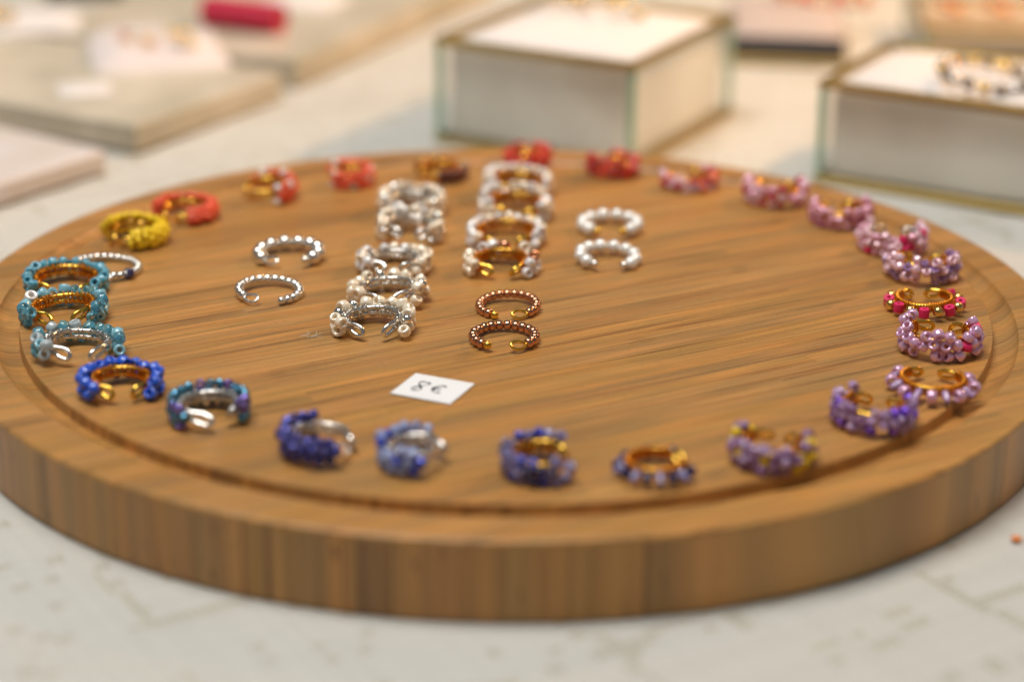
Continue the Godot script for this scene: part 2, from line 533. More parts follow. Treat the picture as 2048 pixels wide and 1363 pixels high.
func polar(r: float, w: float, y: float) -> Vector3:
	return Vector3(r * cos(w), y, r * sin(w))

func eye(e: Vector3, t: Vector3, side: Vector3, length: float, width: float, n := 14) -> Array:
	# a teardrop of wire from e out along t and back
	var pts := []
	for i in n + 1:
		var w := TAU * i / n
		pts.append(e + t * length * (1.0 - cos(w)) / 2.0 + side * width * 0.5 * sin(w) * (0.55 + 0.45 * (1.0 - cos(w)) / 2.0) * 1.2)
	return pts

func cuff(label: String, at: Vector2, gap_dir: float, gap: float, build: Callable):
	var t := thing("ear_cuff", label, "ear cuff", Vector3(at.x * MM, BOARD_TOP, at.y * MM), "ear cuffs set out on the board")
	t.rotation = Vector3(rng.randf_range(-0.06, 0.06), 0, rng.randf_range(-0.06, 0.06))
	t.position.y += 0.0003
	gap *= 1.14
	var w0 := deg_to_rad(gap_dir + gap / 2.0); var w1 := deg_to_rad(gap_dir + 360.0 - gap / 2.0)
	build.call(t, w0, w1)

# a ring of beads threaded on one wire; ends: "eye" or "ball" at the start and the end
func threaded(t: Node3D, w0: float, w1: float, dia: float, ring: float, kind: String, mats: Array, metal: Material, ends: Array, squash := 1.0):
	dia *= MM; ring *= MM
	var y := dia * 0.5
	var pts := []
	for i in 41: pts.append(polar(ring, lerpf(w0, w1, i / 40.0), y))
	var b := MB.new(); tube(b, pts, 0.45 * MM, 8)
	var wire := part("wire", b.mesh(), metal, t)
	var n := int(round((w1 - w0) * ring / (dia * squash)))
	for i in n:
		var w := lerpf(w0, w1, (i + 0.5) / n)
		var d := dia * rng.randf_range(0.97, 1.02)
		bead(t, kind, mats[i % mats.size()], polar(ring + rng.randf_range(-0.06, 0.06) * MM, w, d * 0.5), Vector3(-sin(w), rng.randf_range(-0.06, 0.06), cos(w)), d)
	for e in 2:
		var w: float = w0 if e == 0 else w1
		var p := polar(ring, w, y)
		var out := Vector3(-sin(w), 0, cos(w)) * (-1.0 if e == 0 else 1.0)
		var inward := -Vector3(cos(w), 0, sin(w))
		if ends[e] == "eye":
			var eb := MB.new()
			var pl := eye(p - out * 0.2 * MM, (out + inward * 0.25).normalized(), (Vector3(0, 0.55, 0) + inward * 0.8).normalized(), 3.6 * MM, 2.3 * MM)
			tube(eb, pl, 0.36 * MM, 8, false)
			part("wire_eye", eb.mesh(), metal, t)
		else:
			var o := part("end_ball", shape.round, metal, t)
			o.transform = Transform3D(Basis().scaled(Vector3.ONE * 1.9 * MM), p + out * 0.9 * MM - Vector3(0, y - maxf(y, 0.95 * MM), 0))

# the doubled-wire band with its hairpin ends and its fine wrapping
func band(t: Node3D, w0: float, w1: float, ring: float, y: float, metal: Material, wrap: Material, turns: int, dense := false, eyes := [3.2, 3.2], lift := 0.95):
	ring *= MM; y *= MM
	var half := lift * MM
	var pts := []
	for i in 37: pts.append(polar(ring, lerpf(w0, w1, i / 36.0), y + half * 0.72))
	for e in [1, 0]:
		var w: float = w1 if e == 1 else w0
		var p := polar(ring, w, y)
		var out := Vector3(-sin(w), 0, cos(w)) * (1.0 if e == 1 else -1.0)
		var inward := -Vector3(cos(w), 0, sin(w))
		var ln: float = eyes[e] * MM
		var dir := (out + inward * rng.randf_range(0.1, 0.35) + Vector3(0, -minf(y / ln * 0.35, 0.4), 0)).normalized()
		var side := (Vector3(0, 1, 0) + inward * rng.randf_range(-0.6, 0.9)).normalized() * (1.0 if e == 1 else -1.0)
		for i in range(1, 12):
			var q := PI * i / 12.0
			var bulge := 0.72 * half * cos(q) + 0.5 * MM * sin(q * 2.0)
			pts.append(p + dir * ln * sin(q) + side * bulge)
		if e == 1:
			for i in 37: pts.append(polar(ring, lerpf(w1, w0, i / 36.0), y - half * 0.72))
	var b := MB.new(); tube(b, pts, 0.5 * MM, 8, true)
	part("wire", b.mesh(), metal, t)
	if turns <= 0: return
	var c := MB.new(); var cp := []
	var steps := turns * 9
	var wob := rng.randf() * 9.0
	for i in steps + 1:
		var f := float(i) / steps
		var q := TAU * turns * f
		var w := lerpf(w0 + 0.02, w1 - 0.02, f + 0.25 / turns * sin(f * 37.0 + wob) * (0.2 if dense else 1.0))
		cp.append(polar(ring + 0.66 * MM * cos(q), w, y + (half + 0.5 * MM) * sin(q)))
	tube(c, cp, (0.2 if dense else 0.19) * MM, 5)
	part("wrap_wire", c.mesh(), wrap, t)

# beads bunched in rows round the outside of the band
func cluster(t: Node3D, w0: float, w1: float, ring: float, dia: float, rows: int, mats: Array, kinds: Array, metal: Material, wrap: Material, turns := 22, jitter := 0.3, fill := 1.0, eyes := [2.8, 2.8], pack := 1.04, cover := [0.0, 1.0]):
	var y_mid := dia * 0.5 + (rows - 1) * dia * 0.40
	band(t, w0, w1, ring, maxf(y_mid, 1.5), metal, wrap, turns, false, eyes)
	var at := []; var rad := []; var what := []
	for j in rows:
		var mid := (rows - 1) / 2.0
		var off := absf(j - mid) / maxf(mid, 0.5)
		var r := ring + 0.55 + dia * (0.52 - 0.16 * off * (1.0 if rows > 2 else 0.3))
		var n := int(floor((w1 - w0) * r / (dia * 0.95) * pack))
		for i in n:
			if rng.randf() > fill - (0.12 if j == rows - 1 and rows > 2 and fill < 1.0 else 0.0) or float(i) / n < cover[0] or float(i) / n > cover[1]: continue
			var w := lerpf(w0, w1, (i + 0.5 + (0.25 if j % 2 == 0 else -0.25)) / n) + rng.randf_range(-0.03, 0.03)
			var y := dia * 0.5 + j * dia * 0.74 + rng.randf_range(-0.8, 1.1) * jitter * (1.0 if j > 0 else 0.3)
			var pick := rng.randi() % mats.size()
			at.append(polar(r + rng.randf_range(-0.7, 1.2) * jitter, w, y))
			rad.append(0.5 * dia * rng.randf_range(0.90, 1.10) * (0.88 if kinds[pick] == "cylinder" else 1.0) * (0.85 if kinds[pick] == "round" and dia > 2.4 else 1.0))
			what.append(pick)
	# let touching beads push one another apart, as threaded beads do
	for step in 14:
		for i in at.size():
			for j in range(i):
				var d: Vector3 = at[i] - at[j]
				var want: float = (rad[i] + rad[j]) * 0.90
				var l := d.length()
				if l < want and l > 0.001:
					var push := d * ((want - l) / l * 0.5)
					at[i] += push; at[j] -= push
			var p: Vector3 = at[i]
			var q := Vector2(p.x, p.z)
			var need: float = ring + 0.6 + rad[i] * 0.9
			if q.length() < need: q = q.normalized() * need
			at[i] = Vector3(q.x, maxf(p.y, rad[i]), q.y)
	for i in at.size():
		var w := atan2(at[i].z, at[i].x)
		var ax := Vector3(rng.randf_range(-1, 1), rng.randf_range(-1, 1), rng.randf_range(-1, 1))
		ax = (ax + Vector3(cos(w), 0.3, sin(w)) * 0.6 + Vector3(0.01, 0, 0)).normalized()
		bead(t, kinds[what[i]], mats[what[i]], at[i] * MM, ax, 2.0 * rad[i] * MM)

# one row of beads along a densely wrapped band
func single_row(t: Node3D, w0: float, w1: float, ring: float, mats: Array, kinds: Array, dias: Array, metal: Material, wrap: Material, n: int, eyes := [3.4, 3.4]):
	band(t, w0, w1, ring, 2.1, metal, wrap, 46, true, eyes, 0.6)
	for i in n:
		var w := lerpf(w0, w1, (i + 0.5) / n)
		var p := i % mats.size()
		var d: float = dias[p]
		var ax := Vector3(-sin(w), 0, cos(w))
		if kinds[p] == "chip": ax = Vector3(cos(w), -0.5, sin(w))
		elif kinds[p] == "cylinder": ax = (Vector3(0, 1, 0) + ax * rng.randf_range(-0.5, 0.5)).normalized()
		bead(t, kinds[p], mats[p], polar(ring + 0.75 + d * (0.5 if kinds[p] != "chip" else 0.7), w, 1.6 + rng.randf_range(-0.2, 0.2)) * MM, ax, d * MM)

# a band wholly sheathed in small beads, as a soft thick rope
func rope(t: Node3D, w0: float, w1: float, ring: float, thick: float, dia: float, mats: Array, metal: Material, bare: float, eyes := [3.0, 3.0]):
	band(t, w0, w1, ring, thick + 0.2, metal, M.gold_wrap, 0, false, eyes, 0.9)
	var start := w0 + bare
	var rows := int((w1 - start) * (ring + thick) / (dia * 0.93))
	var round_ := int(PI * 1.25 * thick / dia) + 1
	for i in rows:
		var w := lerpf(start, w1, (i + 0.5) / rows)
		for j in round_:
			var q := lerpf(-0.62 * PI, 0.62 * PI, (j + 0.5 + (0.25 if i % 2 == 0 else -0.25)) / round_)
			var th := thick + rng.randf_range(-0.18, 0.30)
			var p := polar(ring + 0.4 + th * cos(q), w + rng.randf_range(-0.04, 0.04), thick + dia * 0.5 + th * sin(q)) * MM
			bead(t, "seed", mats[rng.randi() % mats.size()], p, Vector3(-sin(w), rng.randf_range(-0.3, 0.3), cos(w)), dia * MM * rng.randf_range(0.95, 1.08))

func ear_cuffs():
	var G: Material = M.gold; var S: Material = M.silver; var W: Material = M.gold_wrap
	# --- threaded cuffs in the middle
	cuff("cuff of large round silver beads, above the small silver one", Vector2(-52.9, -25.3), 90, 78, func(t, a, b): threaded(t, a, b, 3.5, 7.3, "round", [M.silver_bead], S, ["eye", "ball"], 1.0))
	cuff("thin cuff of small silver beads with a wire eye, below the large silver one", Vector2(-54.9, 0.0), 95, 72, func(t, a, b): threaded(t, a, b, 2.2, 7.0, "barrel", [M.silver_bead], S, ["eye", "ball"], 0.8))
	cuff("thin rose gold beaded cuff between the white gold cuffs and the other rose gold one", Vector2(0.4, 8.4), 88, 66, func(t, a, b): threaded(t, a, b, 2.1, 6.5, "barrel", [M.rose], G, ["ball", "eye"], 0.8))
	cuff("thin rose gold beaded cuff nearest the price tag", Vector2(-0.4, 28.3), 88, 72, func(t, a, b): threaded(t, a, b, 2.25, 6.8, "barrel", [M.rose], G, ["ball", "eye"], 0.8))
	cuff("white pearl cuff with gold wire ends, the farther of the two pearl ones", Vector2(25.9, -49.7), 92, 60, func(t, a, b): threaded(t, a, b, 3.5, 7.0, "round", [M.pearl], G, ["ball", "ball"], 1.0))
	cuff("white pearl cuff with silver wire ends, the nearer of the two pearl ones", Vector2(24.3, -24.9), 90, 68, func(t, a, b): threaded(t, a, b, 3.3, 6.7, "round", [M.pearl], S, ["ball", "ball"], 1.0))
	# --- the silver and cream column
	var cs := [M.cream, M.cream, M.cream, M.cream, M.silver_bead]; var ck := ["seed", "seed", "seed", "seed", "round"]
	cuff("cream and silver beaded cuff nearest the viewer in its column, with two wire eyes", Vector2(-29.2, 23.0), 90, 92, func(t, a, b): cluster(t, a, b, 6.0, 2.9, 2, cs, ck, S, S, 17, 0.35, 0.97, [3.6, 3.4], 0.95))
	cuff("cream and silver cuff second nearest in the silver column, bare curved wire showing", Vector2(-27.0, 3.2), 90, 80, func(t, a, b): cluster(t, a, b, 6.0, 2.9, 2, cs, ck, S, S, 9, 0.4, 0.88, [3.4, 3.6], 0.9))
	cuff("cream beaded silver cuff in the middle of the silver column", Vector2(-27.0, -18.0), 92, 76, func(t, a, b): cluster(t, a, b, 6.0, 2.6, 2, [M.cream, M.cream, M.white], ["seed", "seed", "seed"], S, S, 14, 0.4, 0.95))
	cuff("cream beaded silver cuff second farthest in the silver column", Vector2(-24.4, -42.0), 92, 78, func(t, a, b): cluster(t, a, b, 5.8, 2.4, 3, [M.cream, M.cream, M.silver_bead], ["seed", "seed", "round"], S, S, 14, 0.4, 0.92))
	cuff("thick cream beaded cuff farthest back in the silver column", Vector2(-24.9, -62.6), 95, 64, func(t, a, b): cluster(t, a, b, 5.9, 2.3, 3, [M.cream, M.cream, M.silver_bead], ["seed", "seed", "seed"], S, S, 14, 0.35, 1.0))
	# --- the gold and white column
	var ws := [M.white, M.white, M.cream]; var wk := ["seed", "seed", "seed"]
	cuff("white and rose gold beaded cuff with gold ends, nearest in the gold column", Vector2(-1.5, -17.7), 90, 84, func(t, a, b): cluster(t, a, b, 6.0, 2.7, 2, [M.white, M.white, M.cream, M.cream, M.rose], ["seed", "seed", "seed", "seed", "seed"], G, W, 24, 0.4, 0.93))
	cuff("white beaded gold cuff second nearest in the gold column", Vector2(-0.4, -39.8), 90, 82, func(t, a, b): cluster(t, a, b, 6.8, 2.6, 2, ws, wk, G, W, 26, 0.45, 0.95))
	cuff("white beaded gold cuff third in the gold column, one sparkling bead on top", Vector2(1.8, -60.6), 90, 78, func(t, a, b): cluster(t, a, b, 6.6, 2.5, 3, ws, wk, G, W, 28, 0.35, 0.95))
	cuff("white beaded gold cuff farthest in its column, against the red orange one", Vector2(2.4, -80.6), 90, 78, func(t, a, b): cluster(t, a, b, 6.5, 2.4, 3, ws, wk, G, W, 28, 0.3, 0.97))
	# --- round the rim, from the coral one on the left, towards the viewer and round to the right
	cuff("plain coral cuff sheathed in tiny beads, behind the yellow one", Vector2(-82.7, -57.8), 118, 66, func(t, a, b): rope(t, a, b, 6.1, 1.5, 1.6, [M.coral], G, 0.12))
	cuff("bright yellow beaded cuff with gold ends", Vector2(-92.6, -38.0), 128, 66, func(t, a, b): rope(t, a, b, 5.8, 1.8, 1.7, [M.yellow], G, 0.25))
	cuff("thin silver beaded cuff with dark blue beads at its ends", Vector2(-95.7, -15.6), 108, 66, func(t, a, b): silver_navy(t, a, b))
	cuff("opaque turquoise beaded cuff wrapped in gold wire", Vector2(-102.2, -2.3), 88, 82, func(t, a, b): cluster(t, a, b, 6.8, 2.6, 2, [M.turquoise], ["seed"], G, W, 26, 0.3, 1.0, [2.4, 2.4]))
	cuff("sea blue glass and white beaded cuff wrapped in gold wire", Vector2(-98.8, 16.6), 84, 84, func(t, a, b): cluster(t, a, b, 6.6, 2.8, 2, [M.teal_glass, M.teal_milk, M.white, M.teal_glass, M.teal_milk], ["seed", "seed", "seed", "seed", "cylinder"], G, W, 24, 0.45, 0.93, [3.8, 3.4]))
	cuff("sea blue and milky glass beaded cuff on silver wire", Vector2(-91.7, 38.6), 72, 88, func(t, a, b): cluster(t, a, b, 6.5, 2.8, 2, [M.teal_glass, M.clear_milk, M.teal_milk, M.teal_glass], ["seed", "seed", "seed", "seed"], S, S, 18, 0.45, 0.93, [3.4, 4.4]))
	cuff("opaque royal blue beaded cuff with gold ends", Vector2(-78.6, 59.4), 78, 80, func(t, a, b): cluster(t, a, b, 5.6, 2.7, 2, [M.blue], ["seed"], G, W, 26, 0.5, 0.9, [2.7, 2.6]))
	cuff("iridescent teal and violet beaded cuff with a long silver eye", Vector2(-58.7, 72.6), 72, 84, func(t, a, b): cluster(t, a, b, 5.7, 2.1, 3, [M.irid_teal, M.irid_teal, M.irid_teal, M.irid_teal, M.irid_violet], ["seed", "seed", "seed", "seed", "seed"], S, S, 20, 0.3, 1.0, [4.8, 1.6]))
	cuff("glossy navy beaded cuff on silver wire, left of the pale blue one", Vector2(-35.0, 88.4), 12, 86, func(t, a, b): cluster(t, a, b, 5.6, 2.25, 3, [M.navy], ["seed"], S, S, 12, 0.28, 1.0, [3.4, 3.8], 1.04, [0.0, 0.72]))
	cuff("pale blue and mid blue beaded cuff on silver wire", Vector2(-16.6, 92.8), 5, 92, func(t, a, b): cluster(t, a, b, 4.9, 2.3, 3, [M.pale_blue, M.pale_blue, M.mid_blue], ["cylinder", "seed", "seed"], S, S, 10, 0.4, 0.92, [3.6, 4.0], 1.04, [0.05, 0.85]))
	cuff("periwinkle and dark blue beaded cuff with bright gold ends", Vector2(7.1, 95.8), -8, 78, func(t, a, b): cluster(t, a, b, 5.2, 2.2, 3, [M.periwinkle, M.periwinkle, M.navy_glass, M.mid_blue], ["cylinder", "seed", "seed", "seed"], G, W, 12, 0.4, 0.95))
	cuff("gold wrapped cuff with one row of navy beads and pale blue chips", Vector2(28.6, 96.4), -16, 62, func(t, a, b): single_row(t, a, b, 5.4, [M.navy_glass, M.periwinkle], ["seed", "chip"], [2.2, 1.6], G, W, 15))
	cuff("amethyst cuff dotted with yellow beads", Vector2(51.1, 89.6), -68, 72, func(t, a, b): cluster(t, a, b, 5.5, 2.2, 3, [M.amethyst, M.amethyst, M.amethyst_pale, M.yellow_bright], ["cylinder", "seed", "seed", "seed"], G, W, 12, 0.45, 0.97))
	cuff("violet and pale lavender beaded cuff touching the groove", Vector2(73.3, 71.0), -68, 72, func(t, a, b): cluster(t, a, b, 6.0, 2.2, 3, [M.purple, M.lavender, M.lavender, M.amethyst], ["seed", "cylinder", "cylinder", "seed"], G, W, 14, 0.4, 0.97))
	cuff("gold wrapped cuff with one row of lilac beads and chips", Vector2(88.4, 54.4), -78, 84, func(t, a, b): single_row(t, a, b, 6.4, [M.lilac, M.lavender], ["seed", "chip"], [2.8, 1.7], G, W, 13, [4.2, 3.0]))
	cuff("lilac cluster cuff with fuchsia cylinder beads and a gold eye", Vector2(94.2, 30.4), -78, 80, func(t, a, b): cluster(t, a, b, 6.2, 2.6, 3, [M.lilac, M.lilac, M.lilac, M.lilac, M.lilac, M.fuchsia], ["seed", "seed", "seed", "seed", "seed", "cylinder"], G, W, 16, 0.4, 0.93, [3.0, 3.8]))
	cuff("gold wrapped cuff with one row of fuchsia and gold beads", Vector2(95.6, 5.4), -90, 80, func(t, a, b): single_row(t, a, b, 6.1, [M.fuchsia, M.gold_bead], ["cylinder", "round"], [2.4, 2.5], G, W, 12, [3.6, 3.4]))
	cuff("pale pink and mauve glass beaded cuff with a gold eye", Vector2(99.0, -17.6), -82, 78, func(t, a, b): cluster(t, a, b, 6.1, 2.4, 3, [M.pale_pink, M.pale_pink, M.mauve], ["seed", "seed", "cylinder"], G, W, 14, 0.4, 0.96))
	cuff("pale pink beaded cuff with fuchsia dots and a silver eye", Vector2(95.4, -38.0), -80, 78, func(t, a, b): cluster(t, a, b, 6.0, 2.3, 3, [M.pale_pink, M.pale_pink, M.pale_pink, M.rosy, M.rosy, M.fuchsia], ["seed", "seed", "seed", "seed", "seed", "cylinder"], S, S, 14, 0.35, 0.96))
	cuff("dusky pink beaded cuff with gold wire", Vector2(85.6, -58.9), -100, 84, func(t, a, b): cluster(t, a, b, 5.6, 2.2, 3, [M.dusky, M.rosy, M.rosy], ["seed", "seed", "seed"], G, W, 16, 0.4, 0.95))
	cuff("pink and white beaded cuff with deep pink beads at the back right", Vector2(70.6, -75.9), -90, 82, func(t, a, b): cluster(t, a, b, 6.0, 2.3, 3, [M.rosy, M.pale_pink, M.deep_pink], ["seed", "seed", "seed"], G, W, 14, 0.35, 0.97))
	cuff("orange, red and pale pink beaded cuff with gold wire", Vector2(48.8, -89.6), -112, 96, func(t, a, b): cluster(t, a, b, 5.4, 2.3, 2, [M.orange, M.deep_pink, M.pale_pink], ["seed", "seed", "seed"], G, W, 18, 0.4, 0.95))
	cuff("deep red beaded cuff on the far side of the board", Vector2(28.4, -99.8), -140, 70, func(t, a, b): cluster(t, a, b, 4.6, 2.2, 3, [M.red, M.red, M.red_orange], ["seed", "seed", "seed"], G, W, 12, 0.4, 0.97))
	cuff("red orange beaded cuff farthest back, with a gold end", Vector2(4.2, -107.4), -172, 74, func(t, a, b): cluster(t, a, b, 4.8, 2.1, 3, [M.red_orange, M.red_orange, M.red], ["seed", "seed", "seed"], G, W, 12, 0.35, 0.97, [3.2, 3.8]))
	cuff("amber glass cuff with dark red beads at one end", Vector2(-18.8, -95.2), 138, 80, func(t, a, b): amber_cuff(t, a, b))
	cuff("coral cuff with white beads, right of the coral, white and gold one", Vector2(-43.2, -88.6), 172, 66, func(t, a, b): cluster(t, a, b, 4.4, 2.0, 3, [M.coral, M.coral, M.coral, M.white], ["seed", "seed", "seed", "seed"], G, W, 8, 0.35, 1.0))
	cuff("coral and white beaded cuff with thick gold ends", Vector2(-64.0, -74.8), 152, 96, func(t, a, b): cluster(t, a, b, 5.3, 2.2, 3, [M.coral, M.orange, M.coral, M.white], ["seed", "seed", "seed", "seed"], G, W, 8, 0.35, 1.0, [3.6, 3.6], 1.04, [0.10, 0.82]))

func silver_navy(t: Node3D, a: float, b: float):
	threaded(t, a, b, 2.0, 7.8, "barrel", [M.silver_bead], M.silver, ["ball", "eye"], 0.8)
	for w in [a + 0.18, a + 0.44, b - 0.55]:
		bead(t, "seed", M.navy_glass, polar(8.4, w, 1.3) * MM, Vector3(-sin(w), 0.2, cos(w)), 2.6 * MM)

func amber_cuff(t: Node3D, a: float, b: float):
	var mid := lerpf(a, b, 0.62)
	cluster(t, a, b, 4.8, 2.0, 2, [M.amber, M.amber, M.gold_bead], ["seed", "seed", "seed"], M.gold, M.gold_wrap, 18, 0.3, 0.9)
	for i in 14:
		var w := lerpf(mid, b, (i % 7 + 0.5) / 7.0)
		bead(t, "seed", M.dark_red, polar(6.9, w, 1.1 + 1.9 * (1 if i > 6 else 0)) * MM, Vector3(-sin(w), 0.2, cos(w)), 2.1 * MM)

# ------------------------------------------------------------------ price tag
func ribbon(b: MB, pts: Array, width: float, y: float):
	# a flat pen stroke lying at height y
	var k := pts.size()
	for i in k:
		var p: Vector2 = pts[i]
		var t: Vector2 = (pts[mini(i + 1, k - 1)] - pts[maxi(i - 1, 0)]).normalized()
		var s := Vector2(-t.y, t.x) * width * 0.5 * (0.75 + 0.35 * sin(i * 0.9))
		b.add(Vector3(p.x + s.x, y, p.y + s.y), Vector3.UP); b.add(Vector3(p.x - s.x, y, p.y - s.y), Vector3.UP)
		if i > 0:
			var n := b.v.size()
			b.quad(n - 4, n - 3, n - 1, n - 2)

func price_tag():
	# its local x runs along the writing, z down the page
	var t := thing("price_tag", "small white handwritten price tag reading 8 euro", "price tag", Vector3(-0.01500, BOARD_TOP, 0.05600))
	t.rotation.y = -0.415
	var b := MB.new()
	var nx := 8
	var w := 0.0137; var d := 0.0119
	box(b, Vector3(0, 0.00022, 0), Vector3(w, 0.00036, d), 0.00006)
	part("paper", b.mesh(), M.paper, t)
	var ink := MB.new()
	var e := []
	for i in 33:
		var q := TAU * i / 32.0 + PI / 2
		e.append(Vector2(-0.0028 + 0.00105 * sin(2 * q) * (1.0 + 0.15 * sin(q)) + 0.0002 * sin(q), 0.0001 - 0.0024 * sin(q)))
	ribbon(ink, e, 0.00056, 0.00042)
	part("writing", ink.mesh(), M.ink, t)
	ink = MB.new(); e = []
	for i in 17:
		var q := lerpf(0.9, TAU - 0.9, i / 16.0)
		e.append(Vector2(0.0016 + 0.0013 * cos(q), 0.0000 - 0.0019 * sin(q)))
	ribbon(ink, e, 0.00062, 0.00042)
	for k in 2:
		e = []
		for i in 6: e.append(Vector2(-0.0002 + 0.0021 * i / 5.0, -0.0004 + 0.0008 * k - 0.0002 * i / 5.0))
		ribbon(ink, e, 0.00045, 0.00043 + 0.00001 * k)
	part("writing", ink.mesh(), M.ink, t)

# ------------------------------------------------------------------ goods behind the board
func marble(c1: Color, c2: Color, sd: int) -> StandardMaterial3D:
	var nt := NoiseTexture2D.new(); nt.width = 256; nt.height = 256; nt.seamless = true
	nt.noise = noise(sd, 0.012, 4)
	var g := Gradient.new(); g.set_color(0, c1); g.set_color(1, c2); nt.color_ramp = g
	var m := mat(Color(1, 1, 1), 0.3); m.albedo_texture = nt
	m.uv1_triplanar = true; m.uv1_scale = Vector3.ONE * 9.0
	return m

func slab(label: String, corner: Vector2, size: Vector3, turn: float, m: Material, forward := false):
	# corner: the one nearest the viewer, in millimetres; the slab runs left and back from it
	var t := thing("stone_tray", label, "tray", Vector3(corner.x * MM, 0, corner.y * MM))
	t.rotation.y = turn
	var b := MB.new()
	box(b, Vector3(-size.x / 2, size.y / 2 + 0.0003, size.z / 2 if forward else -size.z / 2), size, 0.0012)
	part("slab", b.mesh(), m, t)
	return t

func glass_box(label: String, corner: Vector2, size: Vector3, turn: float, lining: Material, from_right: bool) -> Node3D:
	# corner: front right (or front left) at the table; x along the front, z to the back
	var t := thing("display_box", label, "display box", Vector3(corner.x * MM, 0, corner.y * MM), "brass edged glass display boxes")
	t.rotation.y = turn
	var x0 := -size.x if from_right else 0.0
	var x1 := x0 + size.x
	var gm := StandardMaterial3D.new(); gm.albedo_color = Color(0.90, 0.97, 0.93, 0.05); gm.roughness = 0.03
	gm.transparency = BaseMaterial3D.TRANSPARENCY_ALPHA
	var eg := glass(Color(0.72, 0.85, 0.75), 0.4, 0.08)
	var th := 0.002
	var cx := (x0 + x1) / 2
	var b := MB.new(); box(b, Vector3(cx, 0.0022 + (size.y - 0.006) / 2, -size.z / 2), Vector3(size.x - 0.007, size.y - 0.006, size.z - 0.007), 0.001)
	part("lining", b.mesh(), lining, t)
	for k in 4:
		b = MB.new()
		if k < 2: box(b, Vector3(cx, size.y / 2, -th / 2 if k == 0 else -size.z + th / 2), Vector3(size.x - 2 * th - 0.0006, size.y - 0.004, th * 0.6), 0.0)
		else: box(b, Vector3(x0 + th / 2 if k == 2 else x1 - th / 2, size.y / 2, -size.z / 2), Vector3(th * 0.6, size.y - 0.004, size.z - 2 * th - 0.0006), 0.0)
		part("pane", b.mesh(), gm, t)
	for x in [x0 + th / 2, x1 - th / 2]:
		for z in [-th / 2, -size.z + th / 2]:
			b = MB.new(); box(b, Vector3(x, size.y / 2, z), Vector3(th, size.y - 0.0045, th), 0.0003)
			part("glass_edge", b.mesh(), eg, t)
	for y in [0.0012, size.y - 0.0011]:
		for k in 4:
			b = MB.new()
			var hgt := 0.0022
			if k < 2: box(b, Vector3(cx, y, -0.0011 if k == 0 else -size.z + 0.0011), Vector3(size.x + 0.0008, hgt, 0.003), 0.0004)
			else: box(b, Vector3(x0 + 0.0011 if k == 2 else x1 - 0.0011, y, -size.z / 2), Vector3(0.003, hgt, size.z - 0.0044), 0.0004)
			part("brass_edge", b.mesh(), M.brass, t)
	return t

func hoop(label: String, at: Vector3, radius: float, metal: Material, stones: Array, tilt: float, n := 6, category := "earring", called := "earring"):
	var t := thing(called, label, category, at)
	t.rotation = Vector3(tilt, rng.randf() * 3.0, 0)
	var pts := []
	for i in 28: pts.append(polar(radius, TAU * i / 28.0, 0))
	var b := MB.new(); tube(b, pts, 0.0006, 8, true)
	part("hoop", b.mesh(), metal, t)
	for i in n:
		var w := TAU * i / n
		bead(t, "round", stones[i % stones.size()], polar(radius + 0.0008, w, 0), Vector3(-sin(w), 0, cos(w)), 0.0036)
	return t

func sheet(b: MB, at: Vector3, half: Vector2, thick: float, seed_: int, amp: float):
	# a soft cushion or folded cloth: a domed block with an uneven top
	var f := noise(seed_, 30.0, 2)
	var n := 14
	var first := b.v.size()
	for j in n + 1:
		for i in n + 1:
			var u := 2.0 * i / n - 1.0; var v := 2.0 * j / n - 1.0
			var e := (1.0 - pow(absf(u), 6.0)) * (1.0 - pow(absf(v), 6.0))
			var p := Vector3(u * half.x, thick * pow(e, 0.4) + amp * f.get_noise_2d(u * half.x, v * half.y) * e, v * half.y)
			b.add(at + p, Vector3(u * u * u * 0.5, 1, v * v * v * 0.5).normalized(), Vector2(p.x, p.z))
	for j in n:
		for i in n:
			var k := first + j * (n + 1) + i
			b.quad(k, k + 1, k + n + 2, k + n + 1)

func cushion(label: String, called: String, category: String, at: Vector3, half: Vector2, thick: float, m: Material, turn := -TURN, amp := 0.001):
	var b := MB.new(); sheet(b, Vector3.ZERO, half, thick, int(at.x * 9000) + 700, amp)
	var o := MeshInstance3D.new(); o.name = numbered(called); o.mesh = b.mesh(); o.material_override = m
	add_child(o); o.position = at; o.rotation.y = turn
	o.set_meta("label", label); o.set_meta("category", category)
	return o

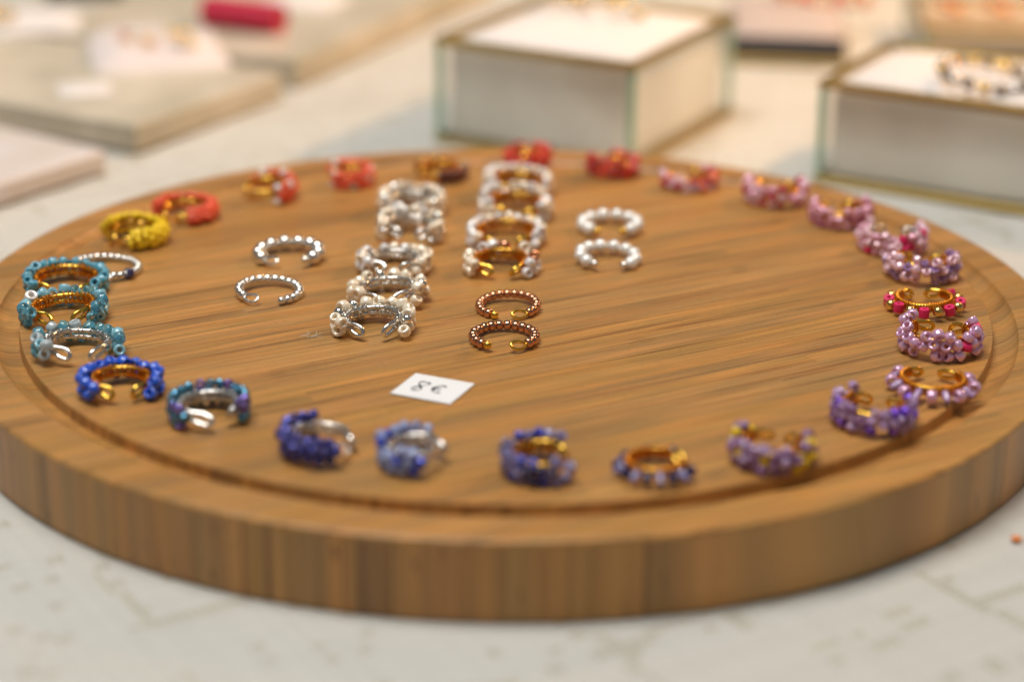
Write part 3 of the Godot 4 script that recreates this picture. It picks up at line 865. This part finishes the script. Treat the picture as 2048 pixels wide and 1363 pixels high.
func background_goods():
	var white := mat(Color(0.86, 0.84, 0.83), 0.7)
	var lining := marble(Color(0.87, 0.84, 0.79), Color(0.99, 0.97, 0.93), 52)
	lining.uv1_scale = Vector3(5, 3, 5)
	# the middle and the right glass boxes, and what lies on them
	glass_box("brass edged glass box in the middle with gold earrings on top", Vector2(37.2, -155.9), Vector3(0.0690, 0.0339, 0.0780), -0.490, lining, true)
	var ux := Vector3(cos(0.490), 0, sin(0.490)); var uz := Vector3(sin(0.490), 0, -cos(0.490))
	var mid := Vector3(0.0372, 0.0339, -0.1559)
	cushion("white card on the middle glass box", "jewellery_card", "card", mid - ux * 0.0345 + uz * 0.039 + Vector3(0, -0.0022, 0), Vector2(0.0310, 0.0355), 0.0024, white, -0.490, 0.0003)
	hoop("gold and white earring on the middle glass box, right one", mid - ux * 0.030 + uz * 0.056 + Vector3(0, 0.0042, 0), 0.0055, M.gold, [M.gold_bead, M.pearl], 0.5)
	hoop("gold and grey earring on the middle glass box, left one", mid - ux * 0.050 + uz * 0.056 + Vector3(0, 0.0042, 0), 0.0055, M.gold, [M.gold_bead, M.silver_bead], 0.5)
	glass_box("brass edged glass box at the right with a dark beaded bracelet on top", Vector2(91.3, -148.1), Vector3(0.0900, 0.0314, 0.0600), -0.506, lining, false)
	var rb := Vector3(0.0913, 0.0314, -0.1481)
	ux = Vector3(cos(0.506), 0, sin(0.506)); uz = Vector3(sin(0.506), 0, -cos(0.506))
	cushion("white card on the right glass box", "jewellery_card", "card", rb + ux * 0.045 + uz * 0.030 + Vector3(0, -0.0022, 0), Vector2(0.0415, 0.0265), 0.0024, white, -0.506, 0.0003)
	hoop("dark grey and gold beaded bracelet on the right glass box", rb + ux * 0.044 + uz * 0.020 + Vector3(0, 0.0030, 0), 0.0125, M.gold, [M.gold_bead, mat(Color(0.42, 0.36, 0.31), 0.3, 0.2), M.silver_bead, mat(Color(0.52, 0.48, 0.45), 0.3, 0.3)], 0.12, 18, "bracelet", "bracelet")
	# low boxes farther back on the right
	var dark := mat(Color(0.26, 0.25, 0.27), 0.5)
	var t := thing("display_tray", "low dark grey display tray with a brass foot, behind the glass boxes", "tray", Vector3(0.0775, 0, -0.2960))
	t.rotation.y = -0.12
	var b := MB.new(); box(b, Vector3(0.022, 0.0017, -0.036), Vector3(0.046, 0.003, 0.072), 0.0005); part("foot", b.mesh(), M.brass, t)
	b = MB.new(); box(b, Vector3(0.022, 0.0070, -0.036), Vector3(0.044, 0.0072, 0.070), 0.0008); part("body", b.mesh(), dark, t)
	cushion("pinkish cushion on the dark grey display tray", "cushion", "cushion", Vector3(0.1035, 0.0106, -0.3290), Vector2(0.0215, 0.0345), 0.0022, mat(Color(0.70, 0.65, 0.63), 0.8), -0.12)
	for i in 3:
		hoop(["orange beaded earring on the pinkish cushion, left one", "orange beaded earring on the pinkish cushion, middle one", "orange beaded earring on the pinkish cushion, right one"][i], Vector3(0.1080 + 0.012 * i, 0.0152, -0.3480 + 0.002 * i), 0.0045, M.gold, [M.orange, M.coral, M.gold_bead], 0.5, 7)
	glass_box("low brass edged glass box at the far right with orange jewellery", Vector2(150.0, -297.0), Vector3(0.0900, 0.0140, 0.0600), -0.06, mat(Color(0.70, 0.62, 0.52), 0.7), false)
	for i in 3:
		hoop(["orange earring on the far right box, left one", "orange earring on the far right box, middle one", "orange earring on the far right box, right one"][i], Vector3(0.1640 + 0.017 * i, 0.0170, -0.3240 + 0.002 * i), 0.0050, M.gold, [M.orange, M.rose, M.gold_bead], 0.3, 7)
	# pale stone trays on the left
	var st := marble(Color(0.69, 0.66, 0.58), Color(0.83, 0.79, 0.72), 41)
	var st2 := marble(Color(0.80, 0.75, 0.71), Color(0.86, 0.84, 0.84), 44)
	slab("pale stone tray nearest the board, cut by the left edge of the photo", Vector2(-120.7, -152.2), Vector3(0.0900, 0.0070, 0.0750), -0.60, st2, true)
	slab("pale grey green stone tray with earrings on a white cloth", Vector2(-115.7, -171.3), Vector3(0.1150, 0.0093, 0.0780), -0.52, st)
	slab("pale stone tray behind, with a magenta ribbon roll", Vector2(-74.0, -253.0), Vector3(0.1100, 0.0105, 0.1700), -0.40, st)
	cushion("small white card at the front of the grey green stone tray", "price_card", "card", Vector3(-0.1395, 0.0097, -0.2145), Vector2(0.0085, 0.0085), 0.0006, white, 0.3, 0.0)
	cushion("rumpled white cloth under the gold earrings", "display_cloth", "cloth", Vector3(-0.1240, 0.0095, -0.2660), Vector2(0.0230, 0.0260), 0.0045, mat(Color(0.84, 0.80, 0.79), 0.8), 0.25, 0.0035)
	hoop("gold and pearl earring on the white cloth, left one", Vector3(-0.1290, 0.0168, -0.2560), 0.0050, M.gold, [M.gold_bead, M.pearl, M.pale_pink], 0.6)
	hoop("gold and pearl earring on the white cloth, right one", Vector3(-0.1130, 0.0168, -0.2580), 0.0050, M.gold, [M.gold_bead, M.pearl], 0.6)
	# magenta roll and the pieces beyond it
	t = thing("ribbon_roll", "magenta ribbon roll lying on the far stone tray", "ribbon roll", Vector3(-0.0975, 0.0162, -0.2990))
	t.rotation = Vector3(0, -0.45, PI / 2)
	b = MB.new(); lathe(b, [Vector2(0.0012, -0.016), Vector2(0.0050, -0.016), Vector2(0.0056, -0.0154), Vector2(0.0056, 0.0154), Vector2(0.0050, 0.016), Vector2(0.0012, 0.016)], 20, Vector3.ZERO, true)
	part("ribbon", b.mesh(), mat(Color(0.74, 0.12, 0.25), 0.6), t)
	cushion("white card at the far left of the stall", "jewellery_card", "card", Vector3(-0.1760, 0.0109, -0.3050), Vector2(0.0170, 0.0160), 0.0030, white, 0.2, 0.001)
	hoop("gold earring on the white card at the far left", Vector3(-0.1860, 0.0170, -0.2930), 0.0045, M.gold, [M.gold_bead], 0.5, 4)
	t = thing("dark_box", "small dark brown box at the far left edge", "box", Vector3(-0.1660, 0.0109, -0.3520)); t.rotation.y = 0.2
	b = MB.new(); box(b, Vector3(0, 0.006, 0), Vector3(0.030, 0.012, 0.016), 0.001); part("box_body", b.mesh(), mat(Color(0.24, 0.20, 0.17), 0.6), t)
	b = MB.new(); box(b, Vector3(0, 0.0137, 0), Vector3(0.031, 0.003, 0.017), 0.0008); part("box_lid", b.mesh(), mat(Color(0.30, 0.25, 0.20), 0.6), t)
	cushion("white card beyond the magenta roll", "jewellery_card", "card", Vector3(-0.0800, 0.0109, -0.3480), Vector2(0.0150, 0.0130), 0.0025, white, -0.3, 0.001)
	t = thing("blue_box", "small blue grey box beyond the magenta roll", "box", Vector3(-0.0690, 0.0109, -0.3860)); t.rotation.y = -0.3
	b = MB.new(); box(b, Vector3(0, 0.005, 0), Vector3(0.030, 0.010, 0.014), 0.001); part("box_body", b.mesh(), mat(Color(0.32, 0.42, 0.48), 0.6), t)
	b = MB.new(); box(b, Vector3(0, 0.0116, 0), Vector3(0.031, 0.003, 0.015), 0.0008); part("box_lid", b.mesh(), mat(Color(0.40, 0.50, 0.56), 0.6), t)

func crumb():
	var b := MB.new()
	var prof := []
	for i in 7:
		var w := -PI / 2 + PI * i / 6.0
		prof.append(Vector2(0.0011 * cos(w) * (1.0 + 0.15 * sin(i * 2.1)), 0.0006 * sin(w)))
	lathe(b, prof, 9, Vector3.ZERO)
	var o := MeshInstance3D.new(); o.name = numbered("crumb"); o.mesh = b.mesh(); o.material_override = mat(Color(0.85, 0.50, 0.22), 0.6)
	add_child(o); o.position = Vector3(0.0994, 0.0007, 0.0906); o.rotation.y = 0.7
	o.set_meta("label", "tiny orange crumb on the tablecloth right of the board"); o.set_meta("category", "crumb")

func lint():
	# a few hair-thin fibres caught on the wood
	var b := MB.new()
	for k in 5:
		var pts := []
		var p := Vector3(rng.randf_range(-1.5, 1.5), 0.05, rng.randf_range(-0.8, 0.8)) * MM
		var w := rng.randf_range(-0.9, 0.3)
		for i in 9:
			pts.append(p)
			w += rng.randf_range(-0.45, 0.45)
			p += Vector3(cos(w), 0, sin(w)) * 0.45 * MM
			p.y = (0.05 + 0.10 * absf(sin(i * 0.8 + k))) * MM
		tube(b, pts, 0.035 * MM, 5)
	var o := MeshInstance3D.new(); o.name = numbered("lint"); o.mesh = b.mesh(); o.material_override = mat(Color(0.88, 0.86, 0.82), 0.9)
	add_child(o); o.position = Vector3(-0.0440, BOARD_TOP, 0.0262)
	o.set_meta("label", "tiny wisp of white lint on the wood left of the nearest silver cuff"); o.set_meta("category", "lint")
